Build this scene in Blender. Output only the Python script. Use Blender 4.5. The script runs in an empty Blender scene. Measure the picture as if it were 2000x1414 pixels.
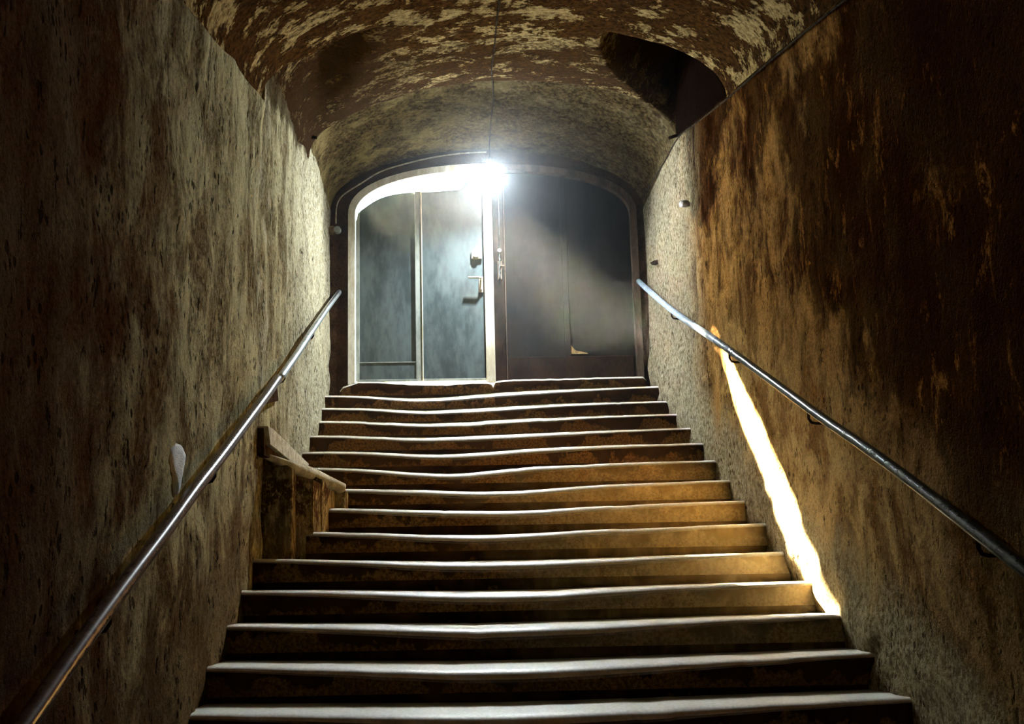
import bpy, bmesh, math, random
from mathutils import Vector, noise
S = bpy.context.scene
COL = S.collection
random.seed(7)

# ------------------------------------------------------------------ camera
FPX, PX, PY = 1952.32, 914.15, 841.28          # focal length and principal point, in 2000x1414 pixels
PITCH, YAW, ROLL = 0.16257, 0.02153, -0.01851
CX, CY, CZ = -0.4222, -4.2539, 0.4625
Fv = Vector((math.sin(YAW)*math.cos(PITCH), math.cos(YAW)*math.cos(PITCH), math.sin(PITCH)))
R0 = Vector((math.cos(YAW), -math.sin(YAW), 0)); U0 = R0.cross(Fv)
Rv = math.cos(ROLL)*R0 + math.sin(ROLL)*U0
Uv = -math.sin(ROLL)*R0 + math.cos(ROLL)*U0
Cv = Vector((CX, CY, CZ))
cd = bpy.data.cameras.new('camera'); cam = bpy.data.objects.new('camera', cd); COL.objects.link(cam)
from mathutils import Matrix
m = Matrix((Rv, Uv, -Fv)).transposed().to_4x4(); m.translation = Cv
cam.matrix_world = m
cd.sensor_width = 36; cd.lens = 36*FPX/2000
cd.shift_x = (1000-PX)/2000; cd.shift_y = (PY-707)/2000
cd.clip_start = 0.05
S.camera = cam

# ------------------------------------------------------------------ world, sun, exposure
w = bpy.data.worlds.new('sky'); S.world = w; w.use_nodes = True
w.node_tree.nodes['Background'].inputs[0].default_value = (0.62, 0.8, 1.0, 1)
w.node_tree.nodes['Background'].inputs[1].default_value = 6.0
SUN_DIR = Vector((1.0, -1.558, -1.525)).normalized()
sd = bpy.data.lights.new('sun', 'SUN'); sd.energy = 2500; sd.color = (1.0, 0.87, 0.62); sd.angle = math.radians(2.3)
so = bpy.data.objects.new('sun', sd); COL.objects.link(so)
so.rotation_euler = SUN_DIR.to_track_quat('-Z', 'Y').to_euler(); so.location = (-3, 9, 9)
# added warm fill, an unseen point light behind the camera at the stair foot
ld = bpy.data.lights.new('warm_fill', 'POINT'); ld.energy = 9; ld.color = (1.0, 0.38, 0.12); ld.shadow_soft_size = 0.25
lo = bpy.data.objects.new('warm_fill', ld); COL.objects.link(lo); lo.location = (-0.3, -4.3, 0.9)
S.view_settings.view_transform = 'Standard'; S.view_settings.look = 'None'
S.view_settings.gamma = 1; S.view_settings.use_curve_mapping = False
S.view_settings.exposure = 0.0
S.cycles.max_bounces = 6; S.cycles.diffuse_bounces = 4; S.cycles.glossy_bounces = 3
S.cycles.volume_bounces = 0; S.cycles.transmission_bounces = 3
S.cycles.sample_clamp_indirect = 12.0
S.cycles.caustics_reflective = False; S.cycles.caustics_refractive = False

# ------------------------------------------------------------------ helpers
T, RS, HW = 0.3484, 0.1729, 1.5
def ray(x, y): return Fv + Rv*((x-PX)/FPX) - Uv*((y-PY)/FPX)
def at_y(x, y, Y):
    d = ray(x, y); return Cv + d*((Y-CY)/d.y)
def at_x(x, y, X):
    d = ray(x, y); return Cv + d*((X-CX)/d.x)
def lerp(pts, x):
    if x <= pts[0][0]: return pts[0][1]
    for (a, b), (c, d) in zip(pts, pts[1:]):
        if x <= c:
            t = (x-a)/(c-a) if c > a else 0
            return b+(d-b)*t
    return pts[-1][1]
def smooth(pts, x):      # lerp with a little averaging so traced corners round off
    return sum(lerp(pts, x+k*0.06) for k in (-3, -2, -1, 0, 1, 2, 3))/7
def ss(a, b, x):
    t = max(0, min(1, (x-a)/(b-a))); return t*t*(3-2*t)
def tag(o, label=None, cat=None, group=None, kind=None):
    if label: o['label'] = label
    if cat: o['category'] = cat
    if group: o['group'] = group
    if kind: o['kind'] = kind
    return o
def link(name, me, mat, parent=None, sm=False):
    o = bpy.data.objects.new(name, me); COL.objects.link(o)
    if mat: me.materials.append(mat)
    if parent:
        o.parent = parent; o.matrix_parent_inverse = Matrix.Translation(-parent.location)
    if sm:
        for p in me.polygons: p.use_smooth = True
    return o
def fromgrid(name, rows, mat, parent=None, sm=True, flip=False, close=None):
    nr, nc = len(rows), len(rows[0])
    vs = [v for r in rows for v in r]
    fs = []
    for i in range(nr-1):
        for j in range(nc-1):
            f = (i*nc+j, i*nc+j+1, (i+1)*nc+j+1, (i+1)*nc+j)
            fs.append(f[::-1] if flip else f)
    if close: fs += close(nr, nc)
    me = bpy.data.meshes.new(name); me.from_pydata([tuple(v) for v in vs], [], fs); me.update()
    return link(name, me, mat, parent, sm)
def tube(name, pts, r, mat, parent=None, n=10, rr=None):
    pts = [Vector(p) for p in pts]; rows = []
    up = Vector((0.13, 0.21, 1)).normalized()
    for i, p in enumerate(pts):
        a = pts[max(0, i-1)]; b = pts[min(len(pts)-1, i+1)]; t = (b-a).normalized()
        u = t.cross(up)
        if u.length < 0.15: u = t.cross(Vector((1, 0.1, 0)))
        u.normalize(); v = t.cross(u)
        if i and rows:
            pu = prev - t*prev.dot(t)
            if pu.length > 0.1: u = pu.normalized(); v = t.cross(u)
        prev = u
        q = rr[i] if rr else r
        rows.append([p+(u*math.cos(2*math.pi*k/n)+v*math.sin(2*math.pi*k/n))*q for k in range(n)])
    vs = [v for rw in rows for v in rw]; fs = []
    for i in range(len(rows)-1):
        for k in range(n): fs.append((i*n+k, i*n+(k+1) % n, (i+1)*n+(k+1) % n, (i+1)*n+k))
    fs.append(tuple(range(n))[::-1]); fs.append(tuple((len(rows)-1)*n+k for k in range(n)))
    me = bpy.data.meshes.new(name); me.from_pydata([tuple(v) for v in vs], [], fs); me.update()
    o = link(name, me, mat, parent, True)
    bm = bmesh.new(); bm.from_mesh(me); bmesh.ops.recalc_face_normals(bm, faces=bm.faces); bm.to_mesh(me); bm.free()
    return o
def curve_pts(pts, k=4):     # Catmull-Rom through the points
    pts = [Vector(p) for p in pts]; out = []
    for i in range(len(pts)-1):
        p0 = pts[max(0, i-1)]; p1 = pts[i]; p2 = pts[i+1]; p3 = pts[min(len(pts)-1, i+2)]
        for j in range(k):
            t = j/k
            out.append(0.5*((2*p1)+(p2-p0)*t+(2*p0-5*p1+4*p2-p3)*t*t+(3*p1-p0-3*p2+p3)*t**3))
    return out+[pts[-1]]
def prism(name, outline, y0, y1, mat, parent=None, bev=0.0):
    """outline: (x,z) polygon, extruded from y0 to y1"""
    bm = bmesh.new()
    a = [bm.verts.new((x, y0, z)) for x, z in outline]; b = [bm.verts.new((x, y1, z)) for x, z in outline]
    n = len(outline)
    bm.faces.new(a); bm.faces.new(b[::-1])
    for i in range(n): bm.faces.new((a[i], a[(i+1) % n], b[(i+1) % n], b[i]))
    bmesh.ops.recalc_face_normals(bm, faces=bm.faces)
    if bev: bmesh.ops.bevel(bm, geom=[e for e in bm.edges], offset=bev, segments=2, affect='EDGES', profile=0.6)
    me = bpy.data.meshes.new(name); bm.to_mesh(me); bm.free()
    return link(name, me, mat, parent)
def box(name, x0, x1, y0, y1, z0, z1, mat, parent=None, bev=0.0):
    return prism(name, [(x0, z0), (x1, z0), (x1, z1), (x0, z1)], y0, y1, mat, parent, bev)
def hull(name, bottoms, tops, mat, parent=None, bev=0.0):
    """solid between two matching polygons of 3-D points"""
    bm = bmesh.new(); a = [bm.verts.new(p) for p in bottoms]; b = [bm.verts.new(p) for p in tops]; n = len(a)
    bm.faces.new(a); bm.faces.new(b[::-1])
    for i in range(n): bm.faces.new((a[i], a[(i+1) % n], b[(i+1) % n], b[i]))
    bmesh.ops.recalc_face_normals(bm, faces=bm.faces)
    if bev: bmesh.ops.bevel(bm, geom=[e for e in bm.edges], offset=bev, segments=3, affect='EDGES', profile=0.6)
    me = bpy.data.meshes.new(name); bm.to_mesh(me); bm.free()
    return link(name, me, mat, parent)

# ------------------------------------------------------------------ materials
class NB:
    def __init__(s, name):
        s.m = bpy.data.materials.new(name); s.m.use_nodes = True
        s.t = s.m.node_tree; s.b = s.t.nodes['Principled BSDF']
        s.pos = s.t.nodes.new('ShaderNodeNewGeometry').outputs['Position']
        sp = s.t.nodes.new('ShaderNodeSeparateXYZ'); s.t.links.new(s.pos, sp.inputs[0]); s.x, s.y, s.z = sp.outputs
    def set(s, sock, v):
        if isinstance(v, bpy.types.NodeSocket): s.t.links.new(v, sock)
        elif isinstance(v, tuple) and len(v) == 3 and sock.type == 'RGBA': sock.default_value = (*v, 1)
        else: sock.default_value = v
    def noise(s, scale, stretch=(1, 1, 1), detail=6, rough=0.6, off=(0, 0, 0), dist=0.0):
        mp = s.t.nodes.new('ShaderNodeMapping'); s.t.links.new(s.pos, mp.inputs[0])
        mp.inputs['Scale'].default_value = stretch; mp.inputs['Location'].default_value = off
        n = s.t.nodes.new('ShaderNodeTexNoise'); s.t.links.new(mp.outputs[0], n.inputs['Vector'])
        n.inputs['Scale'].default_value = scale; n.inputs['Detail'].default_value = detail
        n.inputs['Roughness'].default_value = rough; n.inputs['Distortion'].default_value = dist
        return n.outputs['Fac']
    def voro(s, scale, stretch=(1, 1, 1)):
        mp = s.t.nodes.new('ShaderNodeMapping'); s.t.links.new(s.pos, mp.inputs[0]); mp.inputs['Scale'].default_value = stretch
        n = s.t.nodes.new('ShaderNodeTexVoronoi'); s.t.links.new(mp.outputs[0], n.inputs['Vector']); n.inputs['Scale'].default_value = scale
        return n.outputs['Distance']
    def rng(s, v, a, b, c=0.0, d=1.0, smooth=True):
        n = s.t.nodes.new('ShaderNodeMapRange'); n.interpolation_type = 'SMOOTHSTEP' if smooth else 'LINEAR'
        s.set(n.inputs[0], v)
        for i, q in enumerate((a, b, c, d)): s.set(n.inputs[i+1], q)
        return n.outputs[0]
    def math(s, op, a, b=0.0, c=None):
        n = s.t.nodes.new('ShaderNodeMath'); n.operation = op; s.set(n.inputs[0], a); s.set(n.inputs[1], b)
        if c is not None: s.set(n.inputs[2], c)
        return n.outputs[0]
    def mix(s, f, a, b):
        n = s.t.nodes.new('ShaderNodeMix'); n.data_type = 'RGBA'; s.set(n.inputs[0], f); s.set(n.inputs[6], a); s.set(n.inputs[7], b)
        return n.outputs[2]
    def bump(s, h, strength=0.5, dist=0.02):
        n = s.t.nodes.new('ShaderNodeBump'); s.set(n.inputs['Height'], h)
        n.inputs['Strength'].default_value = strength; n.inputs['Distance'].default_value = dist
        s.t.links.new(n.outputs[0], s.b.inputs['Normal'])
    def out(s, col, rough=0.85, metal=0.0, spec=0.3):
        s.set(s.b.inputs['Base Color'], col); s.set(s.b.inputs['Roughness'], rough); s.set(s.b.inputs['Metallic'], metal)
        s.b.inputs['Specular IOR Level'].default_value = spec
        return s.m

def mat_wall(side):
    b = NB('plaster_'+side)
    big = b.noise(0.9, (1, 1, 0.8), 7, 0.62, (3.1, 0.4, 1.7), 0.4)
    mid = b.noise(3.4, (1, 1, 0.62), 9, 0.72, (1, 5, 2), 0.4)
    streak = b.noise(9, (1, 1, 0.22), 5, 0.6)
    cl = b.rng(b.noise(1.7, (1, 1, 0.9), 4, 0.6, (2, 2, 8)), 0.42, 0.60)
    spots = b.math('MULTIPLY', b.rng(b.voro(24, (1, 1, 0.75)), 0.36, 0.20), b.rng(b.noise(6, (1, 1, 0.8), 4, 0.7, (4, 4, 4)), 0.46, 0.56))
    spots = b.math('MULTIPLY', spots, b.math('ADD', 0.15, b.math('MULTIPLY', cl, 0.85)))
    fine = b.noise(34, (1, 1, 0.8), 6, 0.75)
    grit = b.noise(120, (1, 1, 1), 2, 0.6)
    pits = b.math('MAXIMUM', b.rng(b.noise(21, (1, 1, 0.55), 4, 0.65, (9, 2, 2)), 0.60, 0.68), spots)
    m1 = b.rng(mid, 0.40, 0.60); m0 = b.rng(big, 0.42, 0.60)
    f1 = b.rng(fine, 0.38, 0.62)
    yn = b.math('ADD', b.y, b.math('MULTIPLY', b.math('SUBTRACT', mid, 0.5), 2.2))
    # height over the line of the stair noses
    hs = b.math('SUBTRACT', b.z, b.math('MULTIPLY', b.y, RS/T))
    hn = b.math('ADD', hs, b.math('MULTIPLY', b.math('SUBTRACT', mid, 0.5), 1.3))
    if side == 'left':
        c = b.mix(m1, (0.090, 0.060, 0.025), (0.52, 0.45, 0.245))
        c = b.mix(b.math('MULTIPLY', f1, 0.45), c, (0.48, 0.43, 0.26))
        c = b.mix(b.math('MULTIPLY', b.rng(streak, 0.5, 0.68), 0.5), c, (0.06, 0.035, 0.015))
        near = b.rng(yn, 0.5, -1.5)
        c = b.mix(b.math('MULTIPLY', near, 0.9), c, (0.040, 0.009, 0.002))  # light falloff towards the foreground painted in as dark red
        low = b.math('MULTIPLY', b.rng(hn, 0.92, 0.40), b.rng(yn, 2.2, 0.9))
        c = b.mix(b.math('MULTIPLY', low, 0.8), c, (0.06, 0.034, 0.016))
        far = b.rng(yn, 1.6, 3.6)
        c = b.mix(b.math('MULTIPLY', far, 0.75), c, b.mix(f1, (0.26, 0.22, 0.13), (0.56, 0.52, 0.38)))  # brightness near the doors put into the colour as a paler tone
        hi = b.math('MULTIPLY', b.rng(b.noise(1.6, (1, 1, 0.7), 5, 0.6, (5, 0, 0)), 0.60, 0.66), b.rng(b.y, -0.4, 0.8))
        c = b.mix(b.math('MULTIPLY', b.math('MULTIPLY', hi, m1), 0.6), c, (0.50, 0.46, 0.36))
        c = b.mix(b.math('MULTIPLY', pits, 0.9), c, (0.012, 0.007, 0.004))
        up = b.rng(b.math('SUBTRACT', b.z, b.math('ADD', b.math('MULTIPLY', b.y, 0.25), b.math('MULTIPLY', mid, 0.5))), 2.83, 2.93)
        c = b.mix(b.math('MULTIPLY', b.math('MULTIPLY', up, 0.85), b.math('MULTIPLY', b.rng(b.y, 1.35, 1.5), b.rng(b.y, 3.35, 3.2))), c, (0.035, 0.022, 0.010))  # shade inside the left lunette painted onto the wall
    else:
        c = b.mix(m1, (0.040, 0.012, 0.003), (0.34, 0.175, 0.050))
        c = b.mix(b.math('MULTIPLY', b.rng(streak, 0.45, 0.7), 0.6), c, (0.36, 0.20, 0.07))
        c = b.mix(b.math('MULTIPLY', f1, 0.35), c, (0.11, 0.045, 0.014))
        # dark clouds, mostly above the handrail and towards the foot
        cloud = b.math('ADD', b.math('MULTIPLY', b.rng(hs, 0.9, 1.9), 0.19), big)
        cloud = b.math('ADD', cloud, b.rng(b.y, 1.2, -1.4, 0, 0.13))
        c = b.mix(b.math('MULTIPLY', b.rng(cloud, 0.62, 0.70), 0.85), c, (0.010, 0.0025, 0.001))
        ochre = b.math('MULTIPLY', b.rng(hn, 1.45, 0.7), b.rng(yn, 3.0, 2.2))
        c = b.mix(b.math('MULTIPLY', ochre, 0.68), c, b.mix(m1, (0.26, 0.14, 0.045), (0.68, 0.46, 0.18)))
        c = b.mix(b.math('MULTIPLY', b.rng(yn, 1.0, -1.0), 0.75), c, (0.030, 0.008, 0.002))  # foreground light falloff painted on this wall too
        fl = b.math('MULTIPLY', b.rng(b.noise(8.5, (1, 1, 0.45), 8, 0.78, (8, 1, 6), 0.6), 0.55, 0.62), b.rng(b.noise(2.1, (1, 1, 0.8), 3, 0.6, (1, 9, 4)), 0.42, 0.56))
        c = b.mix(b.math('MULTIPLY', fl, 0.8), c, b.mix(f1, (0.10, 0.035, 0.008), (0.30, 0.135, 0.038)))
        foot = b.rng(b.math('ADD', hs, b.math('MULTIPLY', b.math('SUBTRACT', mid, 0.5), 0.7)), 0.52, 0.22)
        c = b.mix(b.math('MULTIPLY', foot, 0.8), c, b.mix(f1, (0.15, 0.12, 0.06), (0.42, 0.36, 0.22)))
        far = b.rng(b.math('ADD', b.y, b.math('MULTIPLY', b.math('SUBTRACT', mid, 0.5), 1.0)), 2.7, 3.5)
        c = b.mix(b.math('MULTIPLY', far, 0.85), c, b.mix(f1, (0.17, 0.14, 0.08), (0.42, 0.38, 0.26)))  # paler plaster by the doors, with the stronger light there painted in
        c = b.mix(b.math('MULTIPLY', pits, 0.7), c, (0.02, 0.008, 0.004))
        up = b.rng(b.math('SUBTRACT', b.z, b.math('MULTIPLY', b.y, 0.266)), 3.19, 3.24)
        c = b.mix(b.math('MULTIPLY', up, b.rng(b.y, 3.46, 3.40)), c, (0.006, 0.003, 0.002))  # shade of the right lunette painted near black on the wall
    sk = b.rng(b.noise(75, (1, 1, 0.8), 5, 0.8, (3, 3, 3)), 0.46, 0.58)
    c = b.mix(b.math('MULTIPLY', sk, 0.5), c, b.mix(0.75, c, (0.0, 0.0, 0.0)))
    h = b.math('ADD', b.math('MULTIPLY', mid, 1.2), b.math('ADD', b.math('MULTIPLY', fine, 0.5), b.math('MULTIPLY', grit, 0.14)))
    h = b.math('SUBTRACT', h, b.math('MULTIPLY', pits, 0.5))
    h = b.math('ADD', h, b.math('MULTIPLY', streak, 0.5))
    b.bump(h, 0.85, 0.035)
    return b.out(c, 1.0, 0, 0.0)

def mat_vault():
    b = NB('plaster_vault')
    big = b.noise(1.3, (1, 1.3, 1), 7, 0.65, (2, 8, 4), 0.6)
    mid = b.noise(4.4, (1, 1.05, 1), 9, 0.76, (1, 1, 1), 0.15)
    fine = b.noise(28, (1, 1, 1), 6, 0.78)
    isl = b.rng(b.math('ADD', mid, b.math('MULTIPLY', big, 0.55)), 0.795, 0.825)
    c = b.mix(b.rng(fine, 0.35, 0.65), (0.010, 0.0045, 0.002), (0.062, 0.030, 0.010))
    pale = b.mix(b.rng(fine, 0.35, 0.62), (0.13, 0.08, 0.028), (0.46, 0.34, 0.15))
    c = b.mix(b.math('MULTIPLY', isl, 0.95), c, pale)
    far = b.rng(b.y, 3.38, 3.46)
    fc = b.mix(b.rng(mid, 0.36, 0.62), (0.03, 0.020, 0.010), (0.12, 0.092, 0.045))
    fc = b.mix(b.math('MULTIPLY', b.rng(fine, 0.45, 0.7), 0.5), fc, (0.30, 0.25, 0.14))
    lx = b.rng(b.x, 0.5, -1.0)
    fc = b.mix(b.math('MULTIPLY', lx, 0.45), fc, (0.26, 0.20, 0.075))  # light grazing the left of the far vault, painted as a paler tone
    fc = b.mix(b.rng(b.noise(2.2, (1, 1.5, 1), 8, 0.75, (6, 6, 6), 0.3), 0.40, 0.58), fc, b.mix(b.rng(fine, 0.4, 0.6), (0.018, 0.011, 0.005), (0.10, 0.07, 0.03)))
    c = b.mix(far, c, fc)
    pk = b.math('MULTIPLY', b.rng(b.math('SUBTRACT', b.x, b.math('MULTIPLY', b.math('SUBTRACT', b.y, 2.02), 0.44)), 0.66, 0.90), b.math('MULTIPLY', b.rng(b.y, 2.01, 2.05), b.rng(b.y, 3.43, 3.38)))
    c = b.mix(pk, c, b.mix(b.rng(fine, 0.5, 0.8), (0.006, 0.003, 0.002), (0.03, 0.012, 0.006)))  # shade in the right lunette, painted near black on the vault
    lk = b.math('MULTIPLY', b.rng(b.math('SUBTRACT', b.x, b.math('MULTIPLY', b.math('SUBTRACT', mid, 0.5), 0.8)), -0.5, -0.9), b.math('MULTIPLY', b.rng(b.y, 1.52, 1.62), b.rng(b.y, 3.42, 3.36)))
    c = b.mix(b.math('MULTIPLY', lk, b.rng(fine, 0.35, 0.65, 0.92, 0.55)), c, (0.016, 0.009, 0.005))  # left lunette painted darker to hold down light spilling into it
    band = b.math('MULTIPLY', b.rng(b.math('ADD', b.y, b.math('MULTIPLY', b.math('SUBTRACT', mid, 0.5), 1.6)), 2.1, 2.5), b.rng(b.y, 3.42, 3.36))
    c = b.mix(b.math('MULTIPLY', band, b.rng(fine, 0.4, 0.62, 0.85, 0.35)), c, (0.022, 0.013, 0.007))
    dk = b.rng(b.noise(7, (1, 1.4, 1), 6, 0.7, (7, 3, 1), 0.4), 0.56, 0.64)
    c = b.mix(b.math('MULTIPLY', dk, 0.75), c, (0.022, 0.012, 0.007))
    h = b.math('ADD', b.math('MULTIPLY', mid, 1.0), b.math('ADD', b.math('MULTIPLY', fine, 0.45), b.math('MULTIPLY', isl, -0.25)))
    b.bump(h, 0.8, 0.03)
    return b.out(c, 1.0, 0, 0.0)

def mat_step():
    b = NB('worn_stone')
    mid = b.noise(3.6, (1, 1, 0.9), 7, 0.65, (2, 0, 3), 0.3)
    drip = b.noise(14, (1, 0.3, 0.18), 4, 0.6)
    fine = b.noise(60, (1, 1, 1), 4, 0.7)
    # position within one riser: 0 foot .. 1 nose
    ph = b.math('FRACT', b.math('DIVIDE', b.math('SUBTRACT', b.z, 0.03), RS))
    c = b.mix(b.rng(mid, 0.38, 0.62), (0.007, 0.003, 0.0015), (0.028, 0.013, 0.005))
    # ochre limewash left on the lower half of the risers, ragged upper edge
    edge = b.math('ADD', b.math('ADD', ph, b.math('MULTIPLY', b.math('SUBTRACT', drip, 0.5), 0.7)), b.math('MULTIPLY', b.math('SUBTRACT', mid, 0.5), 3.2))
    wash = b.rng(edge, 0.40, 0.22)
    c = b.mix(b.math('MULTIPLY', wash, 0.8), c, b.mix(b.rng(fine, 0.35, 0.65), (0.05, 0.022, 0.007), (0.17, 0.090, 0.030)))
    rt = b.math('MULTIPLY', b.rng(b.math('ADD', b.x, b.math('MULTIPLY', mid, 1.0)), 0.1, 1.2), b.math('MULTIPLY', b.rng(b.y, 0.5, 0.8), b.rng(b.y, 3.2, 2.4)))  # warm bounced sunlight painted on the risers at the right
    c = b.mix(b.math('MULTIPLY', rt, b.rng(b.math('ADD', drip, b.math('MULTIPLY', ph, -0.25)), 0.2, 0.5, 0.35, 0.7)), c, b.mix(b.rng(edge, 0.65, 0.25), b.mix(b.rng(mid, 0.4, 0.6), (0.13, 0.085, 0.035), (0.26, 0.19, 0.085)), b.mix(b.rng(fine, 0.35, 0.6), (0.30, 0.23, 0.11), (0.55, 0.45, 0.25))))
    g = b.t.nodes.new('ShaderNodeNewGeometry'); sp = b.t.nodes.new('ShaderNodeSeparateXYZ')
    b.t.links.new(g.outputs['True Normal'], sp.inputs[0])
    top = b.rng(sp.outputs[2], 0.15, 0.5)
    c = b.mix(top, c, b.mix(b.rng(fine, 0.3, 0.7), (0.62, 0.58, 0.50), (0.82, 0.79, 0.71)))  # backlight painted in: upward faces pale, risers left dark
    b.bump(b.math('ADD', b.math('MULTIPLY', fine, 0.3), b.math('MULTIPLY', drip, 0.05)), 0.4, 0.004)
    b.out(c, b.rng(top, 0, 1, 1.0, 0.42), 0, 0.7)
    b.set(b.b.inputs['Specular IOR Level'], b.math('MULTIPLY', top, 0.6))
    return b.m

def mat_simple(name, c0, c1, scale=12, stretch=(1, 1, 1), rough=0.6, metal=0.0, spec=0.4, bs=0.3, bd=0.004, lo=0.38, hi=0.62, emit=None):
    b = NB(name)
    n = b.noise(scale, stretch, 6, 0.65); f = b.noise(scale*7, stretch, 3, 0.6)
    c = b.mix(b.rng(b.math('ADD', b.math('MULTIPLY', n, 0.75), b.math('MULTIPLY', f, 0.25)), lo, hi), c0, c1)
    if bs: b.bump(b.math('ADD', n, b.math('MULTIPLY', f, 0.5)), bs, bd)
    if emit:
        b.b.inputs['Emission Color'].default_value = (*emit[0], 1); b.b.inputs['Emission Strength'].default_value = emit[1]
    return b.out(c, rough, metal, 0.0 if rough > 0.75 else spec)

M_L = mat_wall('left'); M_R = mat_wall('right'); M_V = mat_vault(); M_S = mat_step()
M_END = mat_simple('dark_plaster', (0.02, 0.010, 0.005), (0.055, 0.030, 0.015), 6, rough=0.95, bs=0.6, bd=0.02)
M_FLOOR = mat_simple('cellar_flagstone', (0.05, 0.03, 0.015), (0.14, 0.09, 0.05), 4, bs=0.5, bd=0.02, rough=0.8)
M_CREAM = mat_simple('cream_paint', (0.60, 0.52, 0.36), (0.92, 0.87, 0.72), 9, (1, 1, 0.3), 0.5)
M_BROWNP = mat_simple('brown_wood', (0.035, 0.02, 0.012), (0.11, 0.07, 0.045), 9, (1, 1, 0.3), 0.6)
M_PANEL = mat_simple('grey_blue_panel', (0.040, 0.055, 0.055), (0.105, 0.135, 0.135), 3.5, (1, 1, 0.35), 0.42, 0.0, 0.5, 0.25, 0.004)
M_STILE = mat_simple('pale_grey_stile', (0.22, 0.25, 0.22), (0.40, 0.42, 0.37), 9, (1, 1, 0.3), 0.45)
M_DARKDOOR = mat_simple('black_brown_door', (0.004, 0.0035, 0.0035), (0.011, 0.0085, 0.008), 5, (1, 1, 0.3), 0.7, 0, 0.08, 0.2, 0.004)  # right leaf's shade put into this near-black colour
M_DARKRAIL = mat_simple('dark_brown_boards', (0.008, 0.005, 0.004), (0.025, 0.014, 0.009), 6, (1, 1, 0.5), 0.7, 0, 0.05)
M_GILT = mat_simple('bare_wood_patch', (0.16, 0.09, 0.03), (0.48, 0.30, 0.12), 30, rough=0.6)
M_PIPE = mat_simple('galvanised_pipe', (0.34, 0.37, 0.38), (0.52, 0.56, 0.58), 18, rough=0.30, metal=0.85, spec=0.5, bs=0.12, bd=0.002)
def mat_rail():
    b = NB('rail_pipe')
    n = b.noise(18, (1, 1, 1), 5, 0.6)
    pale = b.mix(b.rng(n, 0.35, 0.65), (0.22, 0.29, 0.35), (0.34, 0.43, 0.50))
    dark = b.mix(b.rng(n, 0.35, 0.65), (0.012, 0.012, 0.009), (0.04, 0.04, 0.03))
    f = b.rng(b.y, 1.6, 3.4)  # pale at the door end, dark towards the foot
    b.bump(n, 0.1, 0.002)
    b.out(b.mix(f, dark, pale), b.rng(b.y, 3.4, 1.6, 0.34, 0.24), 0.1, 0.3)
    return b.m
M_RAIL = mat_rail()
M_PIPEL = mat_simple('worn_brown_pipe', (0.055, 0.027, 0.014), (0.12, 0.065, 0.040), 18, rough=0.27, metal=0.1, spec=0.3, bs=0.12, bd=0.002)
M_IRON = mat_simple('black_iron', (0.010, 0.007, 0.005), (0.035, 0.02, 0.014), 20, rough=0.8)
M_CABLE = mat_simple('dusty_cable', (0.012, 0.009, 0.007), (0.05, 0.04, 0.03), 30, rough=0.9)
M_CABLEP = mat_simple('pale_cable', (0.22, 0.19, 0.13), (0.42, 0.37, 0.27), 30, rough=0.7)
M_BRASS = mat_simple('polished_fitting', (0.70, 0.58, 0.38), (0.92, 0.84, 0.66), 30, rough=0.35, metal=0.35)
M_COPING = mat_simple('grey_cement', (0.30, 0.26, 0.175), (0.55, 0.49, 0.36), 16, rough=0.85, bs=0.6, bd=0.01)
M_CHALK = mat_simple('white_gypsum', (0.72, 0.72, 0.70), (0.95, 0.95, 0.95), 22, rough=0.8, bs=0.7, bd=0.012)
M_SWITCH = mat_simple('brown_bakelite', (0.07, 0.045, 0.025), (0.20, 0.15, 0.09), 30, rough=0.35)
M_PARAPET = None
def mat_parapet():
    b = NB('stained_render')
    v = b.noise(3.2, (1, 1, 0.7), 7, 0.7, (4, 4, 1), 0.6); f = b.noise(40, (1, 1, 0.5), 5, 0.7); s = b.noise(16, (1, 1, 0.15), 4, 0.6)
    c = b.mix(b.rng(v, 0.44, 0.58), (0.035, 0.016, 0.006), (0.20, 0.14, 0.055))
    c = b.mix(b.math('MULTIPLY', b.rng(f, 0.5, 0.64), 0.6), c, (0.36, 0.26, 0.12))
    c = b.mix(b.math('MULTIPLY', b.rng(s, 0.5, 0.62), 0.6), c, (0.035, 0.014, 0.006))
    b.bump(b.math('ADD', v, b.math('MULTIPLY', f, 0.4)), 0.6, 0.02)
    return b.out(c, 1.0, 0, 0.0)
M_PARAPET = mat_parapet()

# ------------------------------------------------------------------ the setting: walls, vault, end walls, floor
def spring(y, s):            # springing line of the vault on each wall
    zl = 3.02+0.27*y if s < 0 else 3.20+0.266*y
    return min(zl, 4.13) if y < 3.4 else 4.13
YD = 4.85                     # plane of the door frame
YN = -4.75
def pocket(x, y):            # the lunettes cut into both haunches of the vault
    e = 0.0
    if x > 0:
        u = (y-2.02)/(3.42-2.02)
        if 0 < u < 1:
            f = min(1, u/0.04)*min(1, (1-u)/0.03)
            e = 0.75*f*ss(0.0, 0.42, x-(0.66+u*u*0.62))
    else:
        y0 = 1.55-0.2*ss(1.2, 1.5, -x)
        u = (y-y0)/(3.40-y0)
        if 0 < u < 1:
            f = min(1, u/0.03)*(1-u)**0.35
            e = 0.26*f*ss(0.0, 0.45, -x-(0.75+u*0.45))
    return e
def bump3(p, a=0.02):
    v = Vector(p)
    return a*(noise.noise(v*0.9)*1.0+noise.noise(v*2.7+Vector((5, 1, 3)))*0.55+noise.noise(v*7.5)*0.28+noise.noise(v*19)*0.12)
def vaultz(x, y):
    t = (x+HW)/(2*HW)
    sp = spring(y, -1)*(1-t)+spring(y, 1)*t
    q = max(0, 1-(x/HW)**2)
    z = sp+0.61*math.sqrt(q)
    if y > 3.4: z += -0.03*(y-3.4)
    # plaster bead where the far vault starts
    z -= 0.018*math.exp(-((y-3.43)/0.035)**2)
    return z+pocket(x, y)
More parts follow.
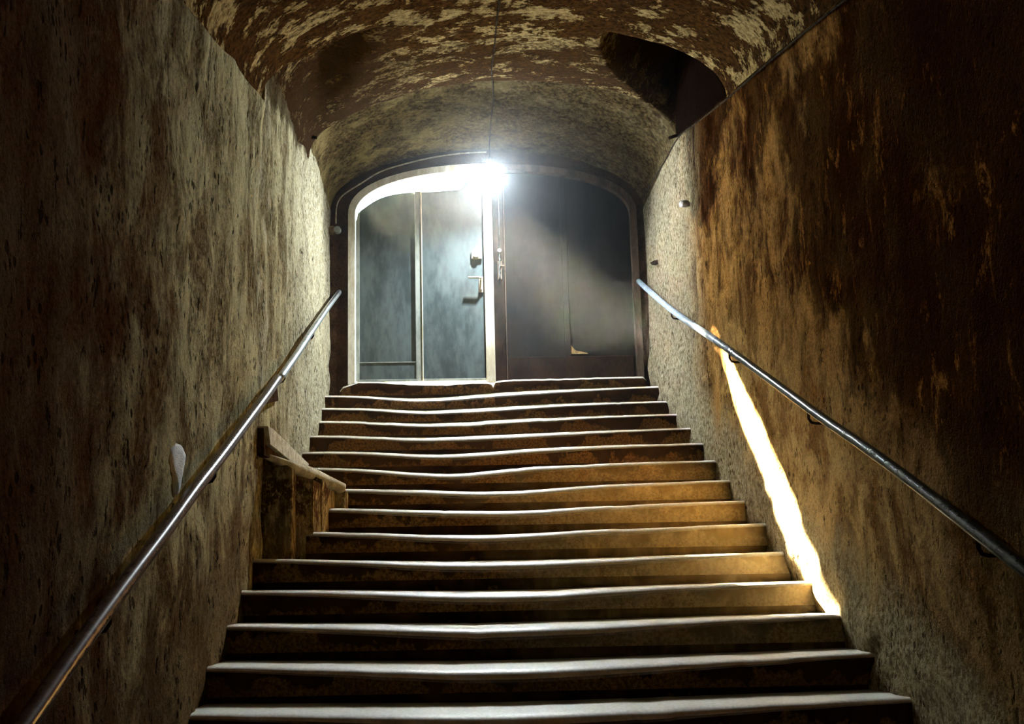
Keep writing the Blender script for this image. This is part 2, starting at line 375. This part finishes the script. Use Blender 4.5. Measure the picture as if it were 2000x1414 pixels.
ys = [YN+i*0.032 for i in range(int((YD-YN)/0.032)+1)]+[YD]
def wall(side):
    X = side*HW; rows = []
    N = 150
    for y in ys:
        zb = (y/T)*RS-0.55
        zb = max(zb, -1.45) if y < 4 else 1.6
        zt = vaultz(X*0.9999, y)+0.01
        r = []
        for i in range(N+1):
            t = i/N; z = zb+(zt-zb)*t
            d = bump3((X*3, y*1.0, z*0.75), 0.030 if side < 0 else 0.018)
            d += 0.012*max(0, noise.noise(Vector((X*7, y*4, z*1.3))))
            # rubble bulges at the foot of the wall along the stairs
            hs = z-(y/T)*RS
            d += 0.05*ss(0.45, 0.0, hs)*abs(noise.noise(Vector((X*9, y*4.5, z*4.5))))*(1 if side > 0 else 0.5)
            e = ss(0, 0.06, t*(zt-zb)) * ss(-0.01, 0.02, (1-t)*(zt-zb))
            d += 0.02*ss(0.25, 0.0, (1-t)*(zt-zb))*(1 if y < 1.9 else 0)
            r.append((X-side*d*e - side*0.0, y, z))
        r.append((X+side*0.07, y, zt+0.002))
        r.append((X+side*0.28, y, zt+0.02))
        r = [(X+side*0.28, y, zt+0.02), (X+side*0.28, y, zb-0.05)]+r
        rows.append(r)
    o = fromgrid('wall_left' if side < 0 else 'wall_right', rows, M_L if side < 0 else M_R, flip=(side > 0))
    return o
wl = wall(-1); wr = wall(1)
tag(wl, 'grey olive rough plaster wall on the left of the stairs', 'wall', kind='structure')
tag(wr, 'rust brown and dark-clouded plaster wall on the right of the stairs', 'wall', kind='structure')
rows = []
NX = 110
xs = [-HW*math.cos(math.pi*i/NX) for i in range(NX+1)]
for y in ys:
    r = []
    for x in xs:
        z = vaultz(x*0.9999, y)
        d = bump3((x*1.1, y*1.3, z), 0.022)
        e = min(1, (HW-abs(x))/0.05)
        r.append((x, y, z-d*e))
    r = [(-HW-0.04, y, r[0][2]-0.10)]+r+[(HW+0.04, y, r[-1][2]-0.10)]
    rows.append(r)
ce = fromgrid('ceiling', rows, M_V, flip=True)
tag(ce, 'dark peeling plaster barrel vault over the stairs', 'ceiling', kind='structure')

# door wall with the arched opening: ring between opening outline and vault outline
def arch(cx, hw, zb, zs, rise, n=40, p=2.0):
    pts = [(cx-hw, zb)]
    for i in range(n+1):
        a = math.pi*(1-i/n); c = math.cos(a); s = math.sin(a)
        pts.append((cx+hw*math.copysign(abs(c)**(2/p), c), zs+rise*(abs(s)**(2/p))))
    pts.append((cx+hw, zb)); return pts
OC = 0.048                    # centre of the door opening
ZT = 2.40
inner = arch(OC, 1.375, ZT-0.25, 4.05, 0.50, p=2.25)
outer = arch(0, HW+0.16, ZT-0.25, 4.10, 0.82, p=2.1)
bm = bmesh.new()
def ringsolid(inner, outer, y0, y1, name, mat, parent=None):
    n = len(inner); vs = []; fs = []
    for y in (y0, y1):
        for q in (inner, outer): vs += [(x, y, z) for x, z in q]
    A, B, C_, D = 0, n, 2*n, 3*n
    for i in range(n-1):
        fs += [(A+i, B+i, B+i+1, A+i+1), (C_+i, C_+i+1, D+i+1, D+i), (A+i, A+i+1, C_+i+1, C_+i), (B+i, D+i, D+i+1, B+i+1)]
    fs += [(A, C_, D, B), (A+n-1, B+n-1, D+n-1, C_+n-1)]
    me = bpy.data.meshes.new(name); me.from_pydata(vs, [], fs)
    b = bmesh.new(); b.from_mesh(me); bmesh.ops.recalc_face_normals(b, faces=b.faces); b.to_mesh(me); b.free()
    return link(name, me, mat, parent)
bm.free()
wb = ringsolid(inner, outer, YD-0.02, YD+0.055, 'wall_back', M_END)
tag(wb, 'dark brown wall around the arched doorway', 'wall', kind='structure')
wn = box('wall_front', -HW-0.15, HW+0.15, YN-0.15, YN+0.01, -1.4, 3.2, M_END); tag(wn, 'dark end wall of the cellar', 'wall', kind='structure')
fl = box('floor', -HW-0.15, HW+0.15, YN-0.1, -6*T+0.05, -6*RS-0.30, -6*RS-0.172, M_FLOOR); tag(fl, 'stone cellar floor', 'floor', kind='structure')

# ------------------------------------------------------------------ staircase of worn stone steps
NOSE = {
 0: [(370, 1392), (600, 1395), (960, 1398), (1200, 1388), (1500, 1374), (1780, 1360)],
 1: [(410, 1299), (600, 1303), (800, 1308), (960, 1309), (1200, 1299), (1500, 1284), (1705, 1272)],
 2: [(440, 1219), (700, 1223), (900, 1228), (1000, 1226), (1200, 1219), (1400, 1208), (1645, 1198)],
 3: [(470, 1151), (700, 1154), (900, 1160), (1050, 1158), (1300, 1144), (1595, 1133)],
 4: [(500, 1089), (700, 1093), (850, 1098), (1000, 1097), (1200, 1090), (1300, 1084), (1545, 1075)],
 5: [(573, 1036), (700, 1038), (900, 1044), (1000, 1042), (1150, 1032), (1300, 1027), (1500, 1020)],
 6: [(630, 990), (800, 993), (950, 996), (1050, 994), (1150, 987), (1300, 981), (1460, 975)],
 7: [(677, 952), (850, 955), (950, 958), (1050, 954), (1150, 945), (1300, 940), (1430, 935)],
 8: [(587, 911), (650, 911), (750, 916), (850, 923), (900, 923), (960, 917), (1010, 909), (1100, 906), (1250, 900), (1400, 897)],
 9: [(585, 880), (700, 879), (800, 884), (850, 886), (950, 880), (1050, 872), (1200, 867), (1375, 863)],
 10: [(600, 848), (700, 849), (820, 853), (950, 847), (1100, 841), (1345, 833)],
 11: [(612, 820), (700, 820), (820, 825), (900, 822), (1000, 815), (1150, 810), (1320, 806)],
 12: [(620, 795), (700, 794), (820, 800), (900, 796), (1000, 790), (1100, 785), (1300, 781)],
 13: [(640, 770), (700, 770), (790, 776), (850, 775), (920, 768), (1000, 762), (1100, 758), (1280, 752)],
}
stairs = bpy.data.objects.new('staircase', None); COL.objects.link(stairs); stairs.location = (0, -6*T, -6*RS-0.172)
tag(stairs, 'flight of worn stone steps with dipped pale nosings climbing to the arched doors', 'stairs')
def nose_profile(i):
    if i in NOSE:
        pr = []
        for px, py in NOSE[i]:
            v = at_y(px, py, i*T); pr.append((v.x, v.z))
        return pr
    return [(-1.5, i*RS+0.01), (-0.3, i*RS-0.02), (1.5, i*RS+0.015)]
PROF = {i: nose_profile(i) for i in range(-6, 14)}
def make_step(i):
    pr = PROF[i]; y0 = i*T
    nx = 90; rows = []
    zb = i*RS-RS-0.05
    zback = max(z for _, z in pr)
    for k in range(nx+1):
        x = -HW-0.04+(2*HW+0.08)*k/nx
        z = smooth(pr, x)-0.004
        dip = max(0, min(1, (zback-z)/0.07))
        wear = 0.020+0.042*math.exp(-((x+0.1)/1.0)**2)
        ch = 0.002*noise.noise(Vector((x*6, i*3.3, 1)))+0.001*noise.noise(Vector((x*22, i*3.3, 5)))
        if noise.noise(Vector((x*3.5, i*7.7, 9))) > 0.5: ch -= 0.003      # chipped nose
        z += ch
        r = [(x, y0+0.004*noise.noise(Vector((x*3, i, 2))), zb), (x, y0+0.006*noise.noise(Vector((x*4, i, 4))), z-RS*0.55)]
        # quarter-round worn nose
        for q in range(7):
            a = math.pi/2*q/6
            r.append((x, y0+wear-wear*math.cos(a)+0.001*q, z-wear*(1-math.sin(a))*0.9 if q else z-wear*0.9))
        for q, fr in ((1, 0.3), (2, 0.6), (3, 1.06)):
            r.append((x, y0+wear+(T-wear)*fr, z+(zback-z)*0.45*fr))
        rows.append(r)
    # close underside and ends
    def close(nr, nc):
        last = (nr-1)*nc
        return [tuple(range(nc))[::-1], tuple(last+j for j in range(nc))]
    for r in rows: r.append((r[0][0], y0+T*1.06, zb)); r.append(r[0])
    o = fromgrid('step', rows, M_S, stairs, sm=True, close=None)
    b = bmesh.new(); b.from_mesh(o.data); bmesh.ops.remove_doubles(b, verts=b.verts, dist=1e-5)
    bmesh.ops.holes_fill(b, edges=[e for e in b.edges if e.is_boundary]); bmesh.ops.recalc_face_normals(b, faces=b.faces)
    b.to_mesh(o.data); b.free()
    for p in o.data.polygons: p.use_smooth = len(p.vertices) == 4 and abs(p.normal.x) < 0.8
    return o
for i in range(-6, 14): make_step(i)
# landing between the last step and the doors
land = box('landing', -HW-0.02, HW+0.02, 13*T+T*0.9, YD+0.6, 13*RS-0.25, 13*RS-0.0, M_S, stairs)

# door sill: two stones meeting under the meeting stile
def sill(name, pts, label):
    Y = 4.74; rows = []
    pr = [(at_y(px, py, Y).x, at_y(px, py, Y).z) for px, py in pts]
    x0, x1 = pr[0][0], pr[-1][0]; n = 50
    for k in range(n+1):
        x = x0+(x1-x0)*k/n; z = lerp(pr, x)+0.003*noise.noise(Vector((x*14, 3, 3)))
        e = min(1, min(x-x0, x1-x)/0.03); z -= 0.03*(1-e)**2
        wv = 0.028
        r = [(x, Y, 13*RS-0.03), (x, Y, z-wv)]+[(x, Y+wv-wv*math.cos(a), z-wv*(1-math.sin(a))) for a in [math.pi/12*q for q in range(1, 7)]]+[(x, Y+0.26, z), (x, Y+0.26, 13*RS-0.03), (x, Y, 13*RS-0.03)]
        rows.append(r)
    o = fromgrid(name, rows, M_S, stairs)
    b = bmesh.new(); b.from_mesh(o.data); bmesh.ops.remove_doubles(b, verts=b.verts, dist=1e-5)
    bmesh.ops.holes_fill(b, edges=[e for e in b.edges if e.is_boundary]); bmesh.ops.recalc_face_normals(b, faces=b.faces)
    b.to_mesh(o.data); b.free()
    return o
sill('door_sill', [(664, 756), (692, 747), (700, 744), (740, 744), (800, 748), (870, 749), (920, 745), (957, 745), (966, 752)], '')
sill('door_sill', [(962, 750), (968, 743), (1000, 740), (1100, 738), (1200, 735), (1262, 734)], '')

# ------------------------------------------------------------------ doorway: frame, left leaf, right leaf
fr_out = arch(OC, 1.377, ZT, 4.05, 0.50, p=2.25)
fr_in = arch(OC, 1.315, ZT, 4.03, 0.455, p=2.25)
# frame split at the meeting stile: pale where lit, dimmer light painted brown
frame = bpy.data.objects.new('trim_1', None); COL.objects.link(frame); frame.location = (OC, YD, ZT)
tag(frame, 'arched wooden door frame, cream on the left and brown on the right', 'door frame', kind='structure')
h = len(fr_in)//2
ringsolid(fr_in[:h+1], fr_out[:h+1], YD-0.045, YD+0.050, 'jamb', M_CREAM, frame)
ringsolid(fr_in[h:], fr_out[h:], YD-0.03, YD+0.050, 'jamb', M_BROWNP, frame)
def archz(cx, hw, zs, rise, x, p=2.25):
    q = abs((x-cx)/hw)
    return zs+rise*max(0, 1-q**p)**(1/p) if q < 1 else zs
def leaf_outline(x0, x1, zb, ztop, n=30):
    return [(x0, zb), (x1, zb)]+[(x1+(x0-x1)*k/n, ztop(x1+(x0-x1)*k/n)) for k in range(n+1)]
GAPL = lambda x: archz(OC, 1.30, 4.02, 0.445, x)-0.005-0.052*ss(-1.28, -1.15, x)-0.082*ss(-1.1, -0.4, x)+0.10*ss(-0.26, -0.18, x)   # daylight gap over the left leaf
GAPR = lambda x: archz(OC, 1.31, 4.03, 0.453, x)+0.02
d1 = bpy.data.objects.new('door_1', None); COL.objects.link(d1); d1.location = (OC-1.30, YD+0.05, ZT)
tag(d1, 'left door leaf, grey blue panelled and glaring with light, pale meeting stile', 'door', kind='structure')
XL, XM = OC-1.31, 0.035
prism('door_panel', leaf_outline(XL, XM-0.02, ZT+0.035, GAPL), YD+0.035, YD+0.052, M_PANEL, d1)
# mullion and rails
def vbar(name, x0, x1, y0, y1, zb, mat, parent, top=GAPL): return prism(name, leaf_outline(x0, x1, zb, top, 4), y0, y1, mat, parent, 0.004)
vbar('mullion', -0.700, -0.635, YD+0.012, YD+0.036, ZT+0.035, M_STILE, d1)
vbar('bead', -0.640, -0.630, YD+0.002, YD+0.014, ZT+0.035, M_CREAM, d1)
vbar('stile', XL, XL+0.035, YD+0.012, YD+0.036, ZT+0.035, M_STILE, d1)
vbar('stile', -0.055, -0.045, YD+0.025, YD+0.036, ZT+0.035, M_BROWNP, d1)
box('bottom_rail', XL+0.03, -0.700, YD+0.022, YD+0.037, ZT+0.05, ZT+0.215, M_PANEL, d1, 0.004)
box('rail_bead', XL+0.03, -0.700, YD+0.016, YD+0.026, ZT+0.212, ZT+0.222, M_STILE, d1, 0.002)
box('kick_bar', XL+0.03, -0.045, YD+0.010, YD+0.040, ZT+0.030, ZT+0.055, M_STILE, d1, 0.004)
vbar('meeting_stile', -0.045, XM+0.005, YD-0.035, YD+0.038, ZT+0.0, M_CREAM, d1)
# handle and lock on the left leaf
def disc(name, c, r, h, mat, parent, n=20):
    b = bmesh.new(); bmesh.ops.create_cone(b, cap_ends=True, segments=n, radius1=r, radius2=r*0.92, depth=h, matrix=Matrix.Translation(c) @ Matrix.Rotation(math.radians(90), 4, 'X'))
    me = bpy.data.meshes.new(name); b.to_mesh(me); b.free(); return link(name, me, mat, parent)
p1 = at_y(932, 497, YD)
lk = box('lock', p1.x-0.055, p1.x+0.045, YD+0.004, YD+0.034, p1.z-0.04, p1.z+0.045, M_BRASS, d1, 0.008)
tag(lk, 'cream metal rim lock')
c = disc('lock_cylinder', Vector((p1.x-0.012, YD-0.004, p1.z-0.004)), 0.028, 0.02, M_BRASS, lk)
p2 = at_y(939, 545, YD)
hp = box('door_handle', p2.x-0.020, p2.x+0.022, YD+0.018, YD+0.034, p2.z-0.125, p2.z+0.03, M_BRASS, d1, 0.006)
tag(hp, 'polished lever handle on a plate')
tube('lever', [(p2.x, YD+0.02, p2.z), (p2.x, YD-0.03, p2.z), (p2.x-0.02, YD-0.04, p2.z+0.002), (p2.x-0.12, YD-0.038, p2.z+0.006)], 0.010, M_BRASS, hp)
disc('keyhole_cover', Vector((p2.x, YD+0.012, p2.z-0.085)), 0.013, 0.014, M_BRASS, hp)

d2 = bpy.data.objects.new('door_2', None); COL.objects.link(d2); d2.location = (OC+1.3, YD+0.05, ZT)
tag(d2, 'right door leaf, black brown and unlit beside the glaring left leaf', 'door', kind='structure')
XR = OC+1.325
prism('door_panel', leaf_outline(XM+0.006, XR, ZT+0.02, GAPR), YD+0.040, YD+0.058, M_DARKDOOR, d2)
vbar('meeting_stile', XM+0.008, 0.145, YD+0.018, YD+0.042, ZT+0.02, M_DARKRAIL, d2, GAPR)
vbar('bead', 0.150, 0.160, YD+0.024, YD+0.042, ZT+0.02, M_BROWNP, d2, GAPR)
vbar('mullion', 0.700, 0.755, YD+0.026, YD+0.042, ZT+0.25, M_DARKDOOR, d2, GAPR)
box('bottom_rail', 0.162, XR-0.03, YD+0.026, YD+0.042, ZT+0.03, ZT+0.255, M_DARKRAIL, d2, 0.004)
pa = at_y(1113, 672, YD); pb = at_y(1150, 689, YD)
prism('bare_patch', [(pa.x, pb.z), (pb.x, pb.z), (pb.x-0.02, pb.z+0.012), (pa.x+0.06, pb.z+0.03), (pa.x+0.01, pa.z), (pa.x, pa.z)], YD+0.032, YD+0.043, M_GILT, d2)
# long bolt rod with a pull knob on the right leaf
pt = at_y(972, 350, YD); pk = at_y(975, 490, YD); pe = at_y(977, 560, YD)
bolt = tube('bolt_rod', [(pt.x, YD+0.008, pt.z-0.03), (pt.x+0.004, YD+0.006, (pt.z+pk.z)/2), (pk.x, YD+0.008, pk.z)], 0.0045, M_PIPE, d2)
disc('bolt_knob', Vector((pk.x+0.002, YD-0.004, pk.z)), 0.019, 0.03, M_CREAM, bolt)
tube('bolt_chain', [(pk.x+0.003*math.sin(k*2.3), YD+0.0-0.004*math.cos(k*1.7), pk.z-0.02-k*0.02) for k in range(14)], 0.005, M_PIPE, bolt, rr=[0.004+0.004*(k % 2) for k in range(14)])
tube('bolt_catch', [(pk.x-0.01, YD+0.006, pk.z-0.15), (pk.x+0.05, YD-0.002, pk.z-0.145)], 0.006, M_BROWNP, bolt)
box('bolt_plate', pk.x-0.018, pk.x+0.022, YD+0.008, YD+0.019, pk.z-0.28, pk.z-0.10, M_BROWNP, bolt, 0.003)

# ------------------------------------------------------------------ the lamp at the crown of the arch
LP = Vector((0.02, YD-0.34, 4.37))
lamp = bpy.data.objects.new('ceiling_lamp', None); COL.objects.link(lamp); lamp.location = LP
tag(lamp, 'small glaring white lamp under the crown of the arch where the ceiling cable ends', 'lamp')
M_BULB = mat_simple('lit_bulb', (0.9, 0.95, 1), (1, 1, 1), emit=((0.85, 0.94, 1.0), 420), bs=0)
def sphere(name, c, r, mat, parent=None, sc=(1, 1, 1), seg=20, jit=0.0):
    b = bmesh.new(); bmesh.ops.create_uvsphere(b, u_segments=seg, v_segments=seg//2, radius=r)
    for v in b.verts:
        k = 1+jit*noise.noise(v.co*30+Vector(c))
        v.co = Vector((v.co.x*sc[0]*k+c[0], v.co.y*sc[1]*k+c[1], v.co.z*sc[2]*k+c[2]))
    me = bpy.data.meshes.new(name); b.to_mesh(me); b.free(); return link(name, me, mat, parent, True)
sphere('bulb', LP+Vector((0, 0, -0.005)), 0.030, M_BULB, lamp, (1, 1, 1.3))
tube('socket', [LP+Vector((0, 0, 0.03)), LP+Vector((0, 0, 0.085)), LP+Vector((0, 0, 0.10))], 0.02, M_IRON, lamp)
pl = bpy.data.lights.new('lamp_light', 'SPOT'); pl.spot_size = math.radians(180); pl.spot_blend = 1.0; pl.energy = 1050; pl.color = (0.86, 0.95, 1.0); pl.shadow_soft_size = 0.03
po = bpy.data.objects.new('lamp_light', pl); COL.objects.link(po); po.parent = lamp; po.location = (0, -0.01, -0.085); po.rotation_euler = Vector((0, -0.62, -0.78)).to_track_quat('-Z', 'Y').to_euler()

# ------------------------------------------------------------------ cables
def vpt(px, py, lift=0.012):     # a point on the vault seen at a pixel
    d = ray(px, py); t = 2.0
    while t < 12:
        p = Cv+d*t
        if abs(p.x) < HW and p.z >= vaultz(p.x, p.y)-lift-bump3((p.x*1.1, p.y*1.3, p.z), 0.022): return p
        if p.y >= YD-0.03: break
        t += 0.01
    return Cv+d*t
cp = [vpt(x, y) for x, y in ((978, -120), (977, -60), (975, 0), (970, 45), (966, 90), (960, 135), (962, 160), (963, 200), (959, 235), (957, 265))]
cp += [LP+Vector((-0.005, -0.01, 0.2)), LP+Vector((0, 0, 0.09))]
cb = tube('ceiling_cable', curve_pts(cp), 0.006, M_CABLE); tag(cb, 'dark cable running down the middle of the vault to the lamp', 'cable')
def wpt(px, py, X): v = at_x(px, py, X); return v
rc = [wpt(x, y, 1.455) for x, y in ((1760, -90), (1700, -42), (1650, 0), (1560, 72), (1480, 140), (1415, 197), (1360, 240), (1325, 268))]
rc += [wpt(x, y, 1.455) for x, y in ((1300, 312), (1275, 352), (1254, 388))]
cb2 = tube('wall_cable', curve_pts(rc), 0.006, M_CABLE); tag(cb2, 'thin wire running along the top of the right wall down to the door frame', 'cable')
lc = [at_y(x, y, YD-0.035) for x, y in ((950, 297), (900, 300), (840, 309), (780, 324), (740, 338), (705, 360), (680, 376), (666, 388), (659, 402), (657, 420), (657, 440))]
for k, q in enumerate(lc): q.y -= 0.004*k
cb3 = tube('switch_cable', curve_pts(lc), 0.0075, M_CABLEP); tag(cb3, 'pale wire following the left side of the arch down to the switch', 'cable')
sw = bpy.data.objects.new('light_switch', None); COL.objects.link(sw)
sc_ = at_y(655, 450, YD-0.08); sw.location = sc_
tag(sw, 'old brown rotary light switch on the left wall beside the door frame', 'light switch')
disc('base', sc_+Vector((-0.03, 0.0, 0)), 0.040, 0.05, M_SWITCH, sw)
disc('knob', sc_+Vector((0.022, -0.012, 0)), 0.034, 0.045, M_STILE, sw)

# ------------------------------------------------------------------ handrails
def handrail(name, pix, X, r, mat, label, hooks, endpix, side, extra=None):
    root = bpy.data.objects.new(name, None); COL.objects.link(root)
    pts = [at_x(x, y, X) for x, y in pix]
    root.location = pts[-1]
    tag(root, label, 'handrail')
    ep = [at_x(x, y, X) for x, y in endpix]
    allp = ep[::-1]+curve_pts(pts, 5)
    tube('rail', allp, r, mat, root, 16)
    # dense polyline to find the depth at a hook pixel
    for hx, hy in hooks:
        p = at_x(hx, hy, X)
        z = p.z
        pth = [Vector((X, p.y, z-r*0.6)), Vector((X, p.y, z-0.055)), Vector((X+side*0.012, p.y, z-0.075)), Vector((X+side*0.035, p.y, z-0.08)), Vector((side*1.53, p.y, z-0.08))]
        tube('bracket', pth, 0.0075, M_IRON, root)
    if extra: extra(root)
    return root
XRAIL = 1.415
handrail('handrail', [(1242, 545), (1310, 604), (1400, 666), (1450, 702), (1520, 753), (1600, 812), (1690, 874), (1780, 940), (1880, 1018), (1990, 1104), (2110, 1200), (2300, 1350)],
         XRAIL, 0.024, M_RAIL, 'long metal pipe handrail on the right wall', [(1311, 604), (1424, 684), (1578, 797), (1908, 1040)], [(1239, 548), (1239, 572)], 1)
handrail('handrail', [(666, 566), (640, 601), (610, 645), (580, 691), (545, 741)], -XRAIL, 0.024, M_PIPE,
         'short upper pipe handrail on the left wall near the doors', [(657, 578), (612, 642), (556, 722)], [(669, 568), (670, 581)], -1)
handrail('handrail', [(541, 742), (520, 772), (480, 826), (430, 893), (380, 957), (320, 1040), (240, 1146), (150, 1270), (60, 1400), (-60, 1570)], -XRAIL, 0.027, M_PIPEL,
         'long lower handrail on the left wall, its pipe brown in the foreground', [(420, 906), (215, 1180)], [(543, 740)], -1)
# dark solid wedge standing for the shaded wall hole behind the left rail joint
q = [at_x(x, y, -1.463) for x, y in ((541, 748), (544, 783), (524, 788), (519, 772))]
sk = hull('wall_socket', [Vector((-1.53, v.y, v.z)) for v in q], q, M_IRON); tag(sk, 'black wedge standing for the shade of a hole in the left wall below the rail joint', 'socket')

# ------------------------------------------------------------------ iron stubs at the haunches, patches, stones
def stub(px0, px1, Yd, label):
    a = at_y(*px0, Yd); b_ = at_y(*px1, Yd)
    o = tube('iron_bar', [a, a*0.5+b_*0.5+Vector((0, 0, 0.003)), b_], 0.014, M_IRON); tag(o, label, 'iron bar'); return o
stub((588, 266), (619, 269), 3.32, 'rusty iron stub sticking out of the left wall at the vault foot')
stub((1306, 270), (1332, 262), 3.36, 'rusty iron stub on the right wall beside the wire')

def patch(name, outline, X, side, mat, label, cat, th=0.02):
    ptsw = [at_x(x, y, X) for x, y in outline]
    c_ = sum(ptsw, Vector())/len(ptsw); rings = []
    for k, (s_, dx) in enumerate(((1.0, -0.03), (0.98, 0.35*th), (0.85, 0.8*th), (0.55, th), (0.2, th*1.02))):
        rings.append([Vector((X-side*dx+0.003*noise.noise(p*40), c_.y+(p.y-c_.y)*s_, c_.z+(p.z-c_.z)*s_)) for p in ptsw])
    vs = [v for r in rings for v in r]; n = len(ptsw); fs = []
    for i in range(len(rings)-1):
        for k in range(n): fs.append((i*n+k, i*n+(k+1) % n, (i+1)*n+(k+1) % n, (i+1)*n+k))
    fs.append(tuple((len(rings)-1)*n+k for k in range(n))); fs.append(tuple(range(n))[::-1])
    me = bpy.data.meshes.new(name); me.from_pydata([tuple(v) for v in vs], [], fs)
    b = bmesh.new(); b.from_mesh(me); bmesh.ops.recalc_face_normals(b, faces=b.faces); b.to_mesh(me); b.free()
    o = link(name, me, mat, None, True); tag(o, label, cat); return o
patch('plaster_patch', [(338, 864), (350, 868), (356, 885), (355, 905), (350, 925), (346, 945), (343, 968), (337, 962), (333, 940), (326, 918), (323, 895), (327, 875)], -1.49, -1, M_CHALK,
      'white drop shaped plaster patch on the left wall above the handrail', 'plaster patch', 0.022)
patch('plaster_lump', [(1331, 396), (1336, 391), (1340, 396), (1339, 402), (1333, 405)], 1.47, 1, M_CHALK, 'small white lump high on the right wall near the doors', 'plaster lump', 0.03)
patch('wall_hole', [(1274, 513), (1284, 508), (1285, 516), (1279, 518)], 1.49, 1, M_IRON, 'small dark lump standing for the shade of a hole in the right wall near the doors', 'wall hole', 0.035)  # dark lump painting the shade inside a small hole

# ------------------------------------------------------------------ parapet stub with sloping coping on the left of the stairs
par = bpy.data.objects.new('parapet', None); COL.objects.link(par)
tag(par, 'low stained masonry parapet with grey cement coping jutting from the left wall', 'parapet')
par.location = (-1.4, 4*T, 4*RS)
def stairpt(px, py, Y): return at_y(px, py, Y)
# plan line of the parapet face: from the left wall on step 4 to the nose of step 7
A = at_y(508, 888, 4*T+0.20); B = at_y(573, 912, 5*T-0.02); B2 = at_y(630, 935, 6*T-0.02); Cc = at_y(676, 953, 7*T-0.02)
def block(name, P, Q, zb, mat):
    top = [P, Q, Q+Vector((0, 0.16, 0.0)), P+Vector((0, 0.16, 0.0))]
    hull(name, [Vector((v.x, v.y, zb)) for v in top], top, mat, par)
Y4 = 4*T+0.205
A1 = at_y(505, 889, Y4); B1 = at_y(572, 912, Y4)
hull('masonry', [Vector((-1.52, Y4, 4*RS-0.02)), Vector((B1.x, Y4, 4*RS-0.02)), Vector((B1.x, 5*T+0.23, 4*RS-0.02)), Vector((-1.52, 5*T+0.23, 4*RS-0.02))],
     [Vector((-1.52, Y4, A1.z)), B1, Vector((B1.x, 5*T+0.23, B1.z)), Vector((-1.52, 5*T+0.23, A1.z))], M_PARAPET, par, 0.012)
Y5 = 5*T+0.17
C1 = at_y(570, 913, Y5); D1 = at_y(630, 936, Y5)
hull('masonry', [Vector((C1.x, Y5, 5*RS-0.02)), Vector((D1.x, Y5, 5*RS-0.02)), Vector((D1.x, 6*T+0.2, 5*RS-0.02)), Vector((C1.x, 6*T+0.2, 5*RS-0.02))],
     [C1, D1, Vector((D1.x, 6*T+0.2, D1.z)), Vector((C1.x, 6*T+0.2, C1.z))], M_PARAPET, par, 0.012)
Y6 = 6*T+0.14
E1 = at_y(628, 936, Y6); F1 = at_y(674, 956, Y6)
hull('masonry', [Vector((E1.x, Y6, 6*RS-0.02)), Vector((F1.x, Y6, 6*RS-0.02)), Vector((F1.x, 7*T+0.2, 6*RS-0.02)), Vector((E1.x, 7*T+0.2, 6*RS-0.02))],
     [E1, F1, Vector((F1.x, 7*T+0.2, F1.z)), Vector((E1.x, 7*T+0.2, E1.z))], M_PARAPET, par, 0.012)
cop = [at_y(500, 884, Y4-0.02), at_y(540, 899, Y4+0.0), at_y(575, 914, Y4+0.09), at_y(605, 926, Y5+0.02), at_y(640, 943, Y6-0.04), at_y(668, 957, Y6+0.04)]
cpp = curve_pts(cop, 5); n = len(cpp)
tube('coping', cpp, 0.03, M_COPING, par, 12, rr=[0.012+0.034*min(1, k/(n*0.55)) for k in range(n)])
# fill behind the parapet up to step 7
hull('fill', [Vector((-1.52, Y4+0.1, 4*RS)), Vector((B1.x+0.1, Y4+0.15, 4*RS)), Vector((F1.x-0.02, 7*T+0.1, 4*RS)), Vector((-1.52, 8*T, 4*RS))],
     [Vector((-1.52, Y4+0.1, A1.z-0.06)), Vector((B1.x+0.1, Y4+0.15, B1.z-0.06)), Vector((F1.x-0.02, 7*T+0.1, F1.z-0.03)), Vector((-1.52, 8*T, 7*RS))], M_PARAPET, par)
# sloping board-like cement slab leaning from the wall down to step 8
s0 = [at_x(*q_, -1.435) for q_ in ((524, 832), (535, 838), (604, 906), (600, 916), (586, 916), (528, 868))]
hull('slab', [Vector((-1.53, v.y, v.z)) for v in s0], s0, M_COPING, par, 0.006)
g0 = [at_x(*q_, -1.462) for q_ in ((515, 836), (525, 834), (530, 866), (584, 916), (560, 912), (516, 889))]  # dark solid standing for the shadow under the slab
hull('slab_shadow', [Vector((-1.53, v.y, v.z)) for v in g0], g0, M_END, par)

# ------------------------------------------------------------------ haze in the stairwell
hz = NB('haze').m; hz.node_tree.nodes.clear()
vn = hz.node_tree.nodes.new('ShaderNodeVolumeScatter'); on = hz.node_tree.nodes.new('ShaderNodeOutputMaterial')
vn.inputs['Density'].default_value = 0.0048; vn.inputs['Anisotropy'].default_value = 0.78; vn.inputs['Color'].default_value = (0.9, 0.96, 1, 1)
hz.node_tree.links.new(vn.outputs[0], on.inputs['Volume'])
hb = box('haze', -1.7, 1.7, 2.7, YD-0.01, 0.9, 5.2, hz); tag(hb, 'thin dusty haze filling the stairwell', 'haze', kind='stuff')
hz.cycles.homogeneous_volume = True if hasattr(hz.cycles, 'homogeneous_volume') else None
